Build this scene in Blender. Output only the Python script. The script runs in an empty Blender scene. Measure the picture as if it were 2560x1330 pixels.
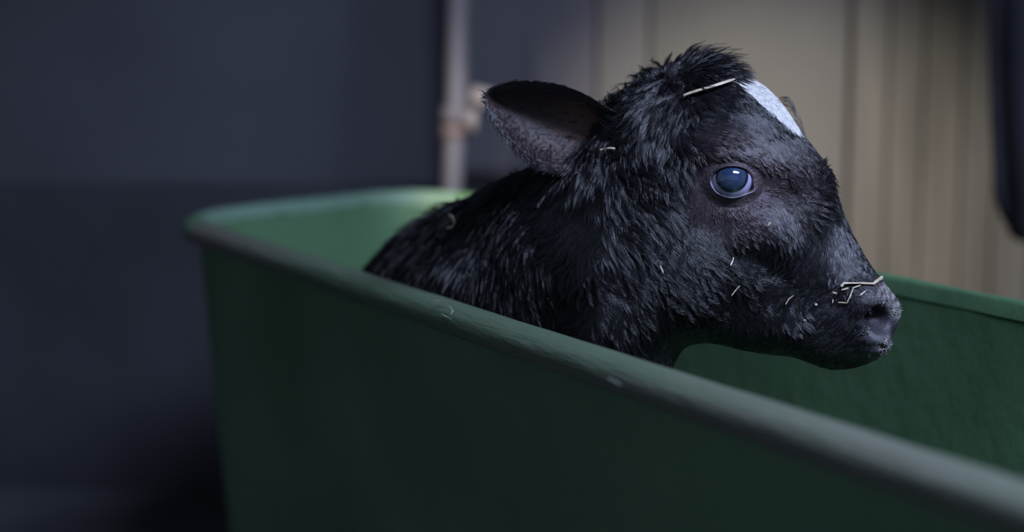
import bpy, bmesh, math, random
import numpy as np
from mathutils import Vector, Matrix
from mathutils.bvhtree import BVHTree

random.seed(7)
rng = np.random.default_rng(11)
scene = bpy.context.scene
COL = scene.collection

# ------------------------------------------------------------------ camera
F = 60.0 / 36.0 * 2560.0                       # focal length in pixels of the 2560 wide frame
PITCH = math.atan(607.0 / F)
CAM = np.array([0.0, 0.0, 0.845])
FW = np.array([0.0, math.cos(PITCH), -math.sin(PITCH)])
UP = np.array([0.0, math.sin(PITCH), math.cos(PITCH)])
RT = np.array([1.0, 0.0, 0.0])
cam_d = bpy.data.cameras.new('camera')
cam = bpy.data.objects.new('camera', cam_d)
COL.objects.link(cam)
cam_d.lens = 60.0
cam_d.sensor_width = 36.0
cam_d.clip_start = 0.05
cam.location = CAM
cam.rotation_euler = (math.pi / 2 - PITCH, 0, 0)
cam_d.dof.use_dof = True
cam_d.dof.focus_distance = 1.405
cam_d.dof.aperture_fstop = 2.2
scene.camera = cam

# ------------------------------------------------------------------ world, daylight, exposure
world = bpy.data.worlds.new('sky')
scene.world = world
world.use_nodes = True
bg = world.node_tree.nodes['Background']
bg.inputs[0].default_value = (0.42, 0.52, 0.75, 1)
bg.inputs[1].default_value = 0.60

def area_light(name, loc, target, sx, sy, power, color):
    d = bpy.data.lights.new(name, 'AREA')
    d.shape = 'RECTANGLE'
    d.size, d.size_y = sx, sy
    d.energy = power
    d.color = color
    o = bpy.data.objects.new(name, d)
    COL.objects.link(o)
    o.location = loc
    o.rotation_euler = (Vector(target) - Vector(loc)).to_track_quat('-Z', 'Y').to_euler()
    return o

# daylight falling through the roof light above and behind the camera
SKY_X, SKY_Y, SKY_Z = 1.25, -0.25, 2.62
area_light('roof_light_daylight', (SKY_X, SKY_Y, SKY_Z), (SKY_X, SKY_Y, 0), 1.8, 0.75, 310.0, (0.56, 0.67, 1.0))

vs = scene.view_settings
vs.view_transform = 'Standard'
vs.look = 'None'
vs.exposure = 0.0
vs.gamma = 1.0
vs.use_curve_mapping = False

# ------------------------------------------------------------------ helpers
def at(px, py, depth):
    """world point on the viewing ray of a pixel at a depth along the camera axis"""
    px = np.asarray(px, float); py = np.asarray(py, float); depth = np.asarray(depth, float)
    d = FW + RT * ((px - 1280.0) / F)[..., None] + UP * ((665.0 - py) / F)[..., None]
    return CAM + d * depth[..., None]

def at_z(px, py, z):
    d = FW + RT * ((px - 1280.0) / F) + UP * ((665.0 - py) / F)
    return CAM + d * ((z - CAM[2]) / d[2])

def to_px(P):
    v = P - CAM
    dep = v @ FW
    return 1280 + F * (v @ RT) / dep, 665 - F * (v @ UP) / dep

def link(o, parent=None):
    COL.objects.link(o)
    if parent is not None:
        o.parent = parent
    return o

def mesh_obj(name, verts, faces, mat, parent=None, smooth=False):
    me = bpy.data.meshes.new(name)
    me.from_pydata([tuple(v) for v in verts], [], [tuple(f) for f in faces])
    me.update()
    if smooth:
        me.polygons.foreach_set('use_smooth', [True] * len(me.polygons))
    if mat:
        me.materials.append(mat)
    return link(bpy.data.objects.new(name, me), parent)

def bm_obj(name, bm, mat, parent=None, smooth=False):
    me = bpy.data.meshes.new(name)
    bmesh.ops.recalc_face_normals(bm, faces=bm.faces[:])
    bm.to_mesh(me)
    bm.free()
    if smooth:
        me.polygons.foreach_set('use_smooth', [True] * len(me.polygons))
    if mat:
        me.materials.append(mat)
    return link(bpy.data.objects.new(name, me), parent)

def tag(o, label=None, cat=None, group=None, kind=None):
    if label: o['label'] = label
    if cat: o['category'] = cat
    if group: o['group'] = group
    if kind: o['kind'] = kind
    return o

def empty(name, loc):
    o = bpy.data.objects.new(name, None)
    o.empty_display_size = 0.05
    o.location = loc
    return link(o)

def keep_world(o):
    """parts are modelled in world coordinates: undo the parent's offset"""
    bpy.context.view_layer.update()
    o.matrix_parent_inverse = o.parent.matrix_world.inverted()
    return o

def box(bm, lo, hi, bevel=0.0):
    r = bmesh.ops.create_cube(bm, size=1.0)
    for v in r['verts']:
        v.co = Vector([lo[i] + (v.co[i] + 0.5) * (hi[i] - lo[i]) for i in range(3)])
    if bevel > 0:
        es = list({e for v in r['verts'] for e in v.link_edges})
        bmesh.ops.bevel(bm, geom=es, offset=bevel, segments=2, affect='EDGES', profile=0.6)

def tube_mesh(path, radii, n=8, flat=1.0, flat_dir=None):
    """verts, faces of a capped tube along a path"""
    P = [Vector(p) for p in path]
    V, Fc = [], []
    ref = Vector(flat_dir) if flat_dir is not None else Vector((0.13, 0.31, 0.94))
    for i, p in enumerate(P):
        t = (P[min(i + 1, len(P) - 1)] - P[max(i - 1, 0)]).normalized()
        a = t.cross(ref).normalized()
        b = t.cross(a).normalized()
        r = radii[i] if hasattr(radii, '__len__') else radii
        for k in range(n):
            w = 2 * math.pi * k / n
            V.append(p + a * (r * math.cos(w)) + b * (r * flat * math.sin(w)))
    for i in range(len(P) - 1):
        for k in range(n):
            k2 = (k + 1) % n
            Fc.append((i * n + k, i * n + k2, (i + 1) * n + k2, (i + 1) * n + k))
    Fc.append(tuple(reversed(range(n))))
    Fc.append(tuple(range((len(P) - 1) * n, len(P) * n)))
    return V, Fc

# ------------------------------------------------------------------ materials
def nodes_of(name):
    m = bpy.data.materials.new(name)
    m.use_nodes = True
    nt = m.node_tree
    return m, nt, nt.nodes['Principled BSDF']

def noisy(name, c1, c2, scale=6.0, rough=0.6, bump=0.15, bscale=60.0, spec=0.3, stretch=(1, 1, 1), lo=0.35, hi=0.65, metallic=0.0):
    m, nt, p = nodes_of(name)
    tc = nt.nodes.new('ShaderNodeTexCoord')
    mp = nt.nodes.new('ShaderNodeMapping')
    mp.inputs['Scale'].default_value = stretch
    nz = nt.nodes.new('ShaderNodeTexNoise')
    nz.inputs['Scale'].default_value = scale
    nz.inputs['Detail'].default_value = 6
    cr = nt.nodes.new('ShaderNodeValToRGB')
    cr.color_ramp.elements[0].position = lo
    cr.color_ramp.elements[1].position = hi
    cr.color_ramp.elements[0].color = (*c1, 1)
    cr.color_ramp.elements[1].color = (*c2, 1)
    nb = nt.nodes.new('ShaderNodeTexNoise')
    nb.inputs['Scale'].default_value = bscale
    nb.inputs['Detail'].default_value = 5
    bp = nt.nodes.new('ShaderNodeBump')
    bp.inputs['Strength'].default_value = bump
    bp.inputs['Distance'].default_value = 0.01
    nt.links.new(tc.outputs['Object'], mp.inputs[0])
    nt.links.new(mp.outputs[0], nz.inputs['Vector'])
    nt.links.new(mp.outputs[0], nb.inputs['Vector'])
    nt.links.new(nz.outputs['Fac'], cr.inputs[0])
    nt.links.new(cr.outputs[0], p.inputs['Base Color'])
    nt.links.new(nb.outputs['Fac'], bp.inputs['Height'])
    nt.links.new(bp.outputs[0], p.inputs['Normal'])
    p.inputs['Roughness'].default_value = rough
    p.inputs['Specular IOR Level'].default_value = spec
    p.inputs['Metallic'].default_value = metallic
    return m

M = {}
M['concrete'] = noisy('dark_concrete', (0.05, 0.05, 0.054), (0.08, 0.08, 0.085), 3, 0.85, 0.2, 30)
M['slate_wall'] = noisy('slate_blue_render', (0.034, 0.034, 0.040), (0.052, 0.052, 0.060), 1.3, 0.8, 0.15, 14)
M['bounce_white'] = noisy('fill_bounce_white', (0.50, 0.50, 0.49), (0.62, 0.61, 0.58), 2, 0.85, 0.15, 20)
M['shade_band'] = noisy('painted_shade_band', (0.020, 0.020, 0.023), (0.030, 0.030, 0.034), 3, 0.8, 0.15, 20)
M['ceiling'] = noisy('sooty_boards', (0.05, 0.045, 0.04), (0.08, 0.075, 0.07), 2, 0.9, 0.1, 20)
M['cream_board'] = noisy('aged_cream_board', (0.040, 0.037, 0.032), (0.056, 0.052, 0.045), 2.0, 0.75, 0.1, 24)
M['violet_board'] = noisy('aged_grey_board', (0.045, 0.041, 0.046), (0.068, 0.062, 0.068), 2.0, 0.75, 0.1, 24)
M['grey_board'] = noisy('aged_drab_board', (0.050, 0.046, 0.043), (0.070, 0.065, 0.062), 2.0, 0.75, 0.1, 24)
M['plank'] = noisy('weathered_beige_plank', (0.040, 0.037, 0.032), (0.062, 0.057, 0.049), 5, 0.8, 0.25, 40, stretch=(3, 3, 0.35))
M['iron'] = noisy('limed_iron', (0.095, 0.079, 0.076), (0.145, 0.128, 0.126), 9, 0.6, 0.2, 60, stretch=(1, 1, 0.4))
M['rust'] = noisy('rusty_iron', (0.10, 0.055, 0.04), (0.20, 0.14, 0.12), 20, 0.8, 0.3, 80)
M['tub_green'] = noisy('green_plastic', (0.050, 0.104, 0.050), (0.072, 0.140, 0.070), 4, 0.55, 0.15, 35, spec=0.25)
M['tub_rim'] = noisy('scuffed_green_plastic', (0.046, 0.078, 0.044), (0.100, 0.090, 0.074), 4.5, 0.6, 0.25, 70, spec=0.3, lo=0.38, hi=0.66)
M['tub_lip_lit'] = noisy('lit_green_plastic', (0.085, 0.145, 0.098), (0.115, 0.18, 0.13), 4, 0.55, 0.15, 35, spec=0.3)  # light on the end lip, put into a paler green
M['burr'] = noisy('pale_torn_plastic', (0.10, 0.14, 0.115), (0.16, 0.19, 0.16), 80, 0.6, 0.2, 300)
M['straw'] = noisy('dry_straw', (0.24, 0.19, 0.12), (0.40, 0.34, 0.25), 60, 0.6, 0.2, 300)
M['black_cloth'] = noisy('black_oilcloth', (0.008, 0.008, 0.010), (0.016, 0.015, 0.018), 6, 0.8, 0.2, 60, spec=0.15)
M['crust'] = noisy('dried_froth', (0.11, 0.10, 0.098), (0.20, 0.185, 0.175), 120, 0.8, 0.4, 400)
M['lamp_metal'] = noisy('enamelled_steel', (0.05, 0.06, 0.055), (0.08, 0.09, 0.085), 10, 0.4, 0.05, 50)

# ------------------------------------------------------------------ room shell
def slab(name, lo, hi, mat, parent=None, bevel=0.0):
    bm = bmesh.new()
    box(bm, lo, hi, bevel)
    return bm_obj(name, bm, mat, parent)

X0, X1, Y0, Y1, ZC = -3.2, 3.4, -2.6, 3.08, 2.75
tag(slab('floor', (X0 - 0.2, Y0 - 0.2, -0.15), (X1 + 0.2, Y1 + 0.2, 0.0), M['concrete']), kind='structure')
tag(slab('wall_left', (X0 - 0.2, Y0, 0.0), (X0, Y1, ZC), M['bounce_white']), kind='structure')  # out of view; made white to bounce fill light onto the tub
tag(slab('wall_right', (X1, Y0, 0.0), (X1 + 0.2, Y1, ZC), M['slate_wall']), kind='structure')
tag(slab('wall_back', (X0 - 0.2, Y1, 0.0), (X1 + 0.2, Y1 + 0.2, ZC), M['slate_wall']), kind='structure')
tag(slab('shade_trim_1', (X0, Y1 - 0.03, 0.0), (-0.14, Y1, 0.56), M['shade_band'], None, 0.004), kind='structure')  # dark strip standing in for the shade low on the back wall
# ceiling round the roof light
bm = bmesh.new()
hx, hy = 0.95, 0.42
box(bm, (X0 - 0.2, Y0 - 0.2, ZC), (SKY_X - hx, Y1 + 0.2, ZC + 0.12))
box(bm, (SKY_X + hx, Y0 - 0.2, ZC), (X1 + 0.2, Y1 + 0.2, ZC + 0.12))
box(bm, (SKY_X - hx, Y0 - 0.2, ZC), (SKY_X + hx, SKY_Y - hy, ZC + 0.12))
box(bm, (SKY_X - hx, SKY_Y + hy, ZC), (SKY_X + hx, Y1 + 0.2, ZC + 0.12))
tag(bm_obj('ceiling', bm, M['ceiling']), kind='structure')

# partition behind the calf: smooth cream board on the left, upright planks on the right
PY = 3.0
def x_at(px, y=PY):
    return (px - 1280.0) / F * y * 1.02
part = tag(slab('wall_partition', (x_at(1140), PY + 0.03, 0.0), (X1, PY + 0.08, ZC), M['rust']), kind='structure')
slab('board', (x_at(1490), PY, 0.0), (x_at(1612), PY + 0.03, ZC), M['grey_board'], part, 0.003)
slab('board', (x_at(1135), PY, 0.0), (x_at(1484), PY + 0.03, ZC), M['violet_board'], part, 0.003)
slab('board', (x_at(1618), PY, 0.0), (x_at(2098), PY + 0.03, ZC), M['cream_board'], part, 0.003)
xp = x_at(2112)
k = 0
pw = [0.062, 0.058, 0.066, 0.055, 0.064, 0.060]
while xp < 1.75:
    w = pw[k % 6]
    slab('plank', (xp, PY + (0.004 if k % 2 else 0.0), 0.0), (xp + w, PY + 0.03, ZC), M['plank'], part, 0.004)
    xp += w + 0.004
    k += 1

# ------------------------------------------------------------------ stall post with rail
def post_things():
    d = 2.75
    e = empty('stall_post', at(1135, 470, d) * np.array([1, 1, 0]))
    tag(e, 'pale limed iron stall post with a clamp, standing behind the green tub', 'post')
    top = at(1148, -420, d); mid = at(1142, 260, d); low = at(1130, 470, d)
    dirn = (low - mid) / (low[2] - mid[2])
    bot = low + dirn * (0.0 - low[2])
    r = 0.0185
    def tb(name, path, rad, mat, n=16):
        V, Fc = tube_mesh(path, rad, n)
        o = mesh_obj(name, V, Fc, mat, e, True)
        return keep_world(o)
    tb('pole', [top, mid, low, bot], [r * 1.02, r, r * 0.93, r * 0.93], M['iron'])
    c1 = at(1140, 268, d); c2 = at(1138, 312, d)
    tb('clamp_sleeve', [c1, at(1139, 290, d), c2], [r * 1.25, r * 1.3, r * 1.25], M['iron'])
    tb('rust_band', [at(1137, 318, d), at(1137, 345, d)], r * 1.22, M['rust'])
    # lug and bolt of the clamp
    tb('clamp_lug', [at(1162, 296, d - 0.02), at(1188, 300, d - 0.03)], [0.011, 0.014], M['iron'], 10)
    tb('bolt', [at(1186, 272, d - 0.035), at(1186, 330, d - 0.035)], 0.006, M['iron'], 8)
    # rail running off behind the calf, fixed to the partition
    tb('rail', [at(1175, 236, d - 0.01), at(1230, 250, d), at(1290, 272, d + 0.02), at(1700, 420, 2.97)],
       [0.016, 0.0165, 0.016, 0.016], M['iron'])
    tb('rail_flange', [at(1700, 420, 2.965), at(1701, 420.4, 3.0)], 0.035, M['rust'])
post_things()

# ------------------------------------------------------------------ dark cloth hanging at the right edge
def hanging_cloth():
    d = 2.55
    nx, ny = 26, 40
    V, Fc = [], []
    for j in range(ny):
        for i in range(nx):
            s, t = i / (nx - 1), j / (ny - 1)
            x = 2478 + s * 340
            ybot = 470 + 150 * (1 - (1 - min(s * 2.2, 1)) ** 2) ** 0.5
            y = -560 + t * (ybot + 560)
            fold = 0.022 * math.sin(s * 17 + 0.6 * math.sin(t * 4)) * (0.35 + 0.65 * t)
            V.append(at(x + 6 * math.sin(t * 7), y, d + fold))
    for j in range(ny - 1):
        for i in range(nx - 1):
            a = j * nx + i
            Fc.append((a, a + 1, a + nx + 1, a + nx))
    o = mesh_obj('hanging_cloth', V, Fc, M['black_cloth'], None, True)
    md = o.modifiers.new('thick', 'SOLIDIFY'); md.thickness = 0.012
    tag(o, 'black cloth hanging in folds at the right edge before the beige planks', 'cloth')
    bm = bmesh.new()
    a = at(2480, -570, d + 0.005); b = at(2830, -570, d + 0.005)
    V, Fc = tube_mesh([a, (a + b) / 2, b], 0.012, 10)
    p = mesh_obj('hanging_bar', V, Fc, M['iron'])
    bm.free()
    tag(p, 'iron bar carrying the black cloth above the right edge', 'bar')
    for q in (a * 0.9 + b * 0.1, a * 0.1 + b * 0.9):
        V, Fc = tube_mesh([q, (q[0], q[1] + 0.12, q[2] + 0.05), (q[0], PY + 0.002, q[2] + 0.05)], 0.008, 8)
        keep_world(mesh_obj('bracket', V, Fc, M['iron'], p))
hanging_cloth()

# ------------------------------------------------------------------ added lamp, unseen, making a halo of light on the partition
def added_halo_lamp():
    loc = Vector((-0.95, 0.9, 1.5))
    tgt = Vector(at(1990, 560, 3.0))
    e = empty('added_halo_lamp', (loc.x, loc.y, ZC))
    tag(e, 'added lamp above the frame, making a halo on the partition behind the calf', 'lamp')
    dirv = (tgt - loc).normalized()
    V, Fc = tube_mesh([loc - dirv * 0.16, loc - dirv * 0.12, loc - dirv * 0.10, loc + dirv * 0.02], [0.03, 0.04, 0.05, 0.11], 20)
    Fc = Fc[:-1]
    o = keep_world(mesh_obj('shade', V, Fc, M['lamp_metal'], e, True))
    V, Fc = tube_mesh([loc - dirv * 0.15, (loc.x, loc.y, ZC)], 0.008, 8)
    keep_world(mesh_obj('stem', V, Fc, M['lamp_metal'], e))
    d = bpy.data.lights.new('halo_beam', 'SPOT')
    d.energy = 1080.0
    d.color = (1.0, 0.92, 0.80)
    d.spot_size = math.radians(21)
    d.spot_blend = 1.0
    d.shadow_soft_size = 0.05
    lo = bpy.data.objects.new('halo_beam', d)
    COL.objects.link(lo)
    lo.location = loc
    lo.rotation_euler = dirv.to_track_quat('-Z', 'Y').to_euler()
added_halo_lamp()

# ------------------------------------------------------------------ green tub
RIM = 0.60
A_in = at_z(945, 688, RIM); B_in = at_z(2560, 1195, RIM)          # inner edge of the near rim
e1 = (B_in - A_in); e1[2] = 0; e1 /= np.linalg.norm(e1)
e2 = np.array([-e1[1], e1[0], 0.0])
if e2[1] < 0: e2 = -e2
far_pt = at_z(2190, 668, RIM)
WID = float((far_pt - A_in) @ e2) - 0.03
cl = at_z(535, 522, RIM)
S0 = float((cl - A_in) @ e1) + 0.03                                # inner end of the tub, along e1
S1 = float((B_in - A_in) @ e1) + 0.30
ORG = A_in.copy(); ORG[2] = 0

def tub():
    e = empty('feed_tub', ORG + e1 * (S0 + S1) / 2 + e2 * WID / 2)
    tag(e, 'long green plastic feed tub with a scuffed pale rim, holding the calf', 'tub')
    # rounded rectangle path of the inner edge: (s, t, outward normal)
    R = 0.11
    path = []
    def seg(p, q, n):
        for i in range(n):
            path.append((p[0] + (q[0] - p[0]) * i / n, p[1] + (q[1] - p[1]) * i / n))
    def arc(cx, cy, a0):
        for i in range(8):
            a = math.radians(a0 + 90 * i / 8)
            path.append((cx + R * math.cos(a), cy + R * math.sin(a)))
    seg((S0 + R, 0), (S1 - R, 0), 60); arc(S1 - R, R, -90)
    seg((S1, R), (S1, WID - R), 16); arc(S1 - R, WID - R, 0)
    seg((S1 - R, WID), (S0 + R, WID), 40); arc(S0 + R, WID - R, 90)
    seg((S0, WID - R), (S0, R), 16); arc(S0 + R, R, 180)
    n = len(path)
    P = np.array(path)
    Tn = np.roll(P, -1, 0) - np.roll(P, 1, 0)
    Tn /= np.linalg.norm(Tn, axis=1)[:, None]
    N = np.stack([Tn[:, 1], -Tn[:, 0]], 1)
    def loft(profile, wob=0.0):
        V, Fc = [], []
        for j, (o, z) in enumerate(profile):
            for i in range(n):
                jit = wob * (math.sin(i * 1.7 + j) + math.sin(i * 0.63 + 2.2 * j))
                thin = 0.3 if (wob and 88 <= i <= 136 and o > 0) else 1.0            # the far side has only a narrow lip
                q = P[i] + N[i] * (o * thin + jit)
                q[0] -= 0.16 * (q[1] / WID) * (S1 - q[0]) / (S1 - S0)      # the far end is cut slightly aslant
                w = ORG + e1 * q[0] + e2 * q[1]
                V.append((w[0], w[1], z + jit * 0.6))
        for j in range(len(profile) - 1):
            for i in range(n):
                i2 = (i + 1) % n
                Fc.append((j * n + i, j * n + i2, (j + 1) * n + i2, (j + 1) * n + i))
        return V, Fc
    basin = [(-0.060, 0.10), (-0.050, 0.085), (-0.045, 0.10), (-0.02, 0.35), (-0.002, RIM - 0.012)]
    V, Fc = loft(basin)
    Fc.append(tuple(reversed(range(n))))
    nv = len(V)
    outer = [(0.006, RIM - 0.012), (-0.012, 0.35), (-0.037, 0.09), (-0.055, 0.0)]
    V2, F2 = loft(outer)
    V += V2
    Fc += [tuple(i + nv for i in f) for f in F2]
    Fc.append(tuple(nv + 3 * n + i for i in range(n)))
    keep_world(mesh_obj('basin', V, Fc, M['tub_green'], e, True))
    rim = [(-0.003, RIM - 0.016), (-0.001, RIM - 0.004), (0.003, RIM), (0.014, RIM + 0.001), (0.020, RIM - 0.001), (0.026, RIM - 0.004),
           (0.029, RIM - 0.011), (0.028, RIM - 0.020), (0.024, RIM - 0.024), (0.005, RIM - 0.022), (-0.003, RIM - 0.016)]
    V, Fc = loft(rim, 0.0005)
    o = keep_world(mesh_obj('rim', V, Fc, M['tub_rim'], e, True))
    mp = [nd for nd in M['tub_rim'].node_tree.nodes if nd.type == 'MAPPING'][0]     # scuffs run along the edge
    mp.vector_type = 'TEXTURE'
    mp.inputs['Rotation'].default_value = (0, 0, math.atan2(e1[1], e1[0]))
    mp.inputs['Scale'].default_value = (3.2, 0.4, 0.4)
    o.data.materials.append(M['tub_green']); o.data.materials.append(M['tub_lip_lit'])
    for k, f in enumerate(o.data.polygons):              # the worn edge is the near one
        if k % n > 64: f.material_index = 2 if 132 < k % n < 161 else 1
    for pts in ([(1105, 785), (1116, 792), (1128, 796)], [(1108, 762), (1124, 766), (1132, 776), (1127, 786)], [(1520, 945), (1535, 952), (1552, 962)], [(1085, 752), (1100, 752), (1118, 757)]):
        pp = [at_z(x, y, RIM + 0.003) for x, y in pts]
        V, Fc = tube_mesh(pp, [0.0005] + [0.0009] * (len(pp) - 2) + [0.0004], 6, 0.5)
        keep_world(mesh_obj('plastic_burr', V, Fc, M['burr'], e))
    return e
tub()

# ------------------------------------------------------------------ the calf
PXM = 2922.0
YAW = math.tan(math.radians(15)) / PXM
def D_head(px):
    return 1.46 - YAW * (px - 1830.0)
def D_all(px):
    px = np.asarray(px, float)
    b = np.clip(1680.0 - px, 0, None)
    q = np.where(b < 680, 6e-7 * b ** 2, 6e-7 * 680 ** 2 + 8.2e-4 * (b - 680))
    return D_head(px) + q
def lateral(px, D):
    px = np.asarray(px, float)
    p0 = at(px - 2, np.full_like(px, 450), D(px - 2)); p1 = at(px + 2, np.full_like(px, 450), D(px + 2))
    T = p1 - p0
    L = np.stack([T[..., 1], -T[..., 0], np.zeros_like(px)], -1)
    return L / np.linalg.norm(L, axis=-1)[..., None]
def warp(x, y, c, D=D_all):
    """model space (profile x, profile y, lateral c; in units of 1/2922 m) to world"""
    x = np.asarray(x, float); y = np.asarray(y, float); c = np.asarray(c, float)
    return at(x, y, D(x)) + lateral(x, D) * (c / PXM)[..., None]

PROFILE = [(1570, 250), (1620, 200), (1680, 172), (1740, 162), (1800, 165), (1865, 190), (1920, 222), (1965, 275), (2000, 330),
           (2042, 385), (2071, 440), (2093, 505), (2118, 562), (2146, 615), (2174, 662), (2205, 702), (2232, 732), (2254, 765),
           (2254, 795), (2240, 822), (2230, 842), (2232, 862), (2212, 888), (2168, 910), (2120, 922), (2075, 922), (2030, 908), (1985, 890),
           (1930, 886), (1870, 876), (1820, 864), (1770, 854), (1725, 860), (1695, 885), (1665, 960), (1630, 1100), (1560, 1300), (1400, 1480),
           (1150, 1540), (800, 1540), (600, 1400), (540, 1150), (600, 960), (720, 850), (850, 790), (945, 700), (972, 655), (1005, 612), (1048, 575),
           (1105, 542), (1170, 512), (1235, 480), (1295, 448), (1350, 420), (1420, 390), (1480, 350), (1530, 300)]
CTRL = [  # x, y, half width, edge rounding
    (1700, 220, 98, 105), (1760, 200, 102, 95), (1850, 270, 138, 85), (1770, 270, 132, 100), (1830, 370, 172, 100), (1830, 450, 160, 110), (1740, 420, 165, 130), (1850, 560, 140, 120),
    (1950, 400, 135, 80), (2000, 500, 105, 85), (1960, 600, 112, 100), (2070, 600, 84, 80), (2080, 720, 96, 95), (2150, 780, 106, 100), (2225, 780, 92, 85), (2190, 880, 80, 75), (2080, 870, 84, 80),
    (1980, 790, 98, 110), (1900, 840, 82, 85), (1760, 800, 95, 110), (1720, 650, 145, 150), (1640, 500, 165, 170), (1600, 330, 135, 130),
    (1500, 600, 195, 200), (1500, 420, 165, 150), (1600, 800, 160, 170), (1300, 700, 205, 210), (1280, 500, 140, 140), (1050, 690, 190, 170), (1050, 590, 150, 130),
    (800, 1150, 300, 300), (1300, 1250, 300, 280), (1560, 1100, 200, 200), (800, 850, 200, 200)]

def poly_sd(poly, X, Y):
    d2 = np.full(X.shape, 1e18)
    inside = np.zeros(X.shape, bool)
    n = len(poly)
    for i in range(n):
        ax, ay = poly[i]; bx, by = poly[(i + 1) % n]
        ex, ey = bx - ax, by - ay
        wx, wy = X - ax, Y - ay
        t = np.clip((wx * ex + wy * ey) / (ex * ex + ey * ey), 0, 1)
        d2 = np.minimum(d2, (wx - ex * t) ** 2 + (wy - ey * t) ** 2)
        cond = (ay > Y) != (by > Y)
        with np.errstate(divide='ignore', invalid='ignore'):
            xi = (bx - ax) * (Y - ay) / (by - ay if by != ay else 1e-9) + ax
        inside ^= cond & (X < xi)
    d = np.sqrt(d2)
    return np.where(inside, d, -d)

def chaikin(pts, it=2):
    for _ in range(it):
        q = []
        for i in range(len(pts)):
            a, b = pts[i], pts[(i + 1) % len(pts)]
            q.append((a[0] * .75 + b[0] * .25, a[1] * .75 + b[1] * .25))
            q.append((a[0] * .25 + b[0] * .75, a[1] * .25 + b[1] * .75))
        pts = q
    return pts

def smin(a, b, k):
    h = np.clip(0.5 + 0.5 * (b - a) / k, 0, 1)
    return b * (1 - h) + a * h - k * h * (1 - h)
def smax(a, b, k):
    return -smin(-a, -b, k)
def ell(X, Y, C, ctr, rad, rot=0.0):
    ca, sa = math.cos(rot), math.sin(rot)
    x, y = X - ctr[0], Y - ctr[1]
    u, v = x * ca + y * sa, -x * sa + y * ca
    k = np.sqrt((u / rad[0]) ** 2 + (v / rad[1]) ** 2 + ((C - ctr[2]) / rad[2]) ** 2)
    return (k - 1) * min(rad)
def capsule(X, Y, C, a, b, r):
    a = np.array(a, float); b = np.array(b, float)
    d = b - a
    t = np.clip(((X - a[0]) * d[0] + (Y - a[1]) * d[1] + (C - a[2]) * d[2]) / (d @ d), 0, 1)
    return np.sqrt((X - a[0] - t * d[0]) ** 2 + (Y - a[1] - t * d[1]) ** 2 + (C - a[2] - t * d[2]) ** 2) - r

def calf_field():
    st = 7.0
    xs = np.arange(515, 2290, st); ys = np.arange(120, 1572, st); cs = np.arange(-329, 330, st)
    X2, Y2 = np.meshgrid(xs, ys, indexing='ij')
    prof = chaikin(PROFILE, 2)
    d = poly_sd(prof, X2, Y2)
    Wn = np.zeros_like(d); Rn = np.zeros_like(d); Ws = np.zeros_like(d)
    for x, y, w, r in CTRL:
        k = 1.0 / ((X2 - x) ** 2 + (Y2 - y) ** 2 + 45 ** 2) ** 1.7
        Wn += k * w; Rn += k * r; Ws += k
    W = Wn / Ws; R = Rn / Ws
    X, Y, C = np.meshgrid(xs, ys, cs, indexing='ij')
    q = np.clip(1 - d / R, 0, None)[:, :, None]
    f = (np.sqrt(q ** 2 + (C / W[:, :, None]) ** 2) - 1) * np.minimum(R, W)[:, :, None] * 0.9
    aC = np.abs(C)
    # brow ridge over the eye, cheek bone, cheek muscle, lips, nostril pads
    f = smin(f, ell(X, Y, aC, (1835, 375, 128), (85, 34, 48), 0.25), 40)
    f = smin(f, ell(X, Y, aC, (1905, 545, 100), (105, 40, 34), 0.55), 45)
    f = smin(f, ell(X, Y, aC, (1700, 650, 70), (140, 150, 88)), 60)
    f = smin(f, ell(X, Y, aC, (2165, 735, 70), (52, 40, 40), 0.6), 28)
    f = smin(f, ell(X, Y, aC, (2190, 838, 62), (42, 34, 36), 0.2), 24)
    # eye hollow, fold under the cheek bone, nostril, mouth
    f = smax(f, -ell(X, Y, aC, (1850, 450, 205), (80, 62, 52), 0.1), 30)
    f = smax(f, -capsule(X, Y, aC, (1860, 625, 158), (1990, 690, 136), 20), 34)
    f = smax(f, -ell(X, Y, aC, (2218, 788, 92), (46, 36, 40), 0.55), 9)
    f = smax(f, -ell(X, Y, aC, (2192, 782, 72), (34, 24, 34), 0.5), 8)
    f = smax(f, -capsule(X, Y, aC, (2245, 850, 10), (2205, 852, 92), 6), 7)
    f = smax(f, -capsule(X, Y, aC, (2205, 852, 92), (2090, 862, 98), 6), 7)
    f = smax(f, -capsule(X, Y, aC, (2090, 862, 98), (1990, 838, 104), 5), 8)
    return xs, ys, cs, f

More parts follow.
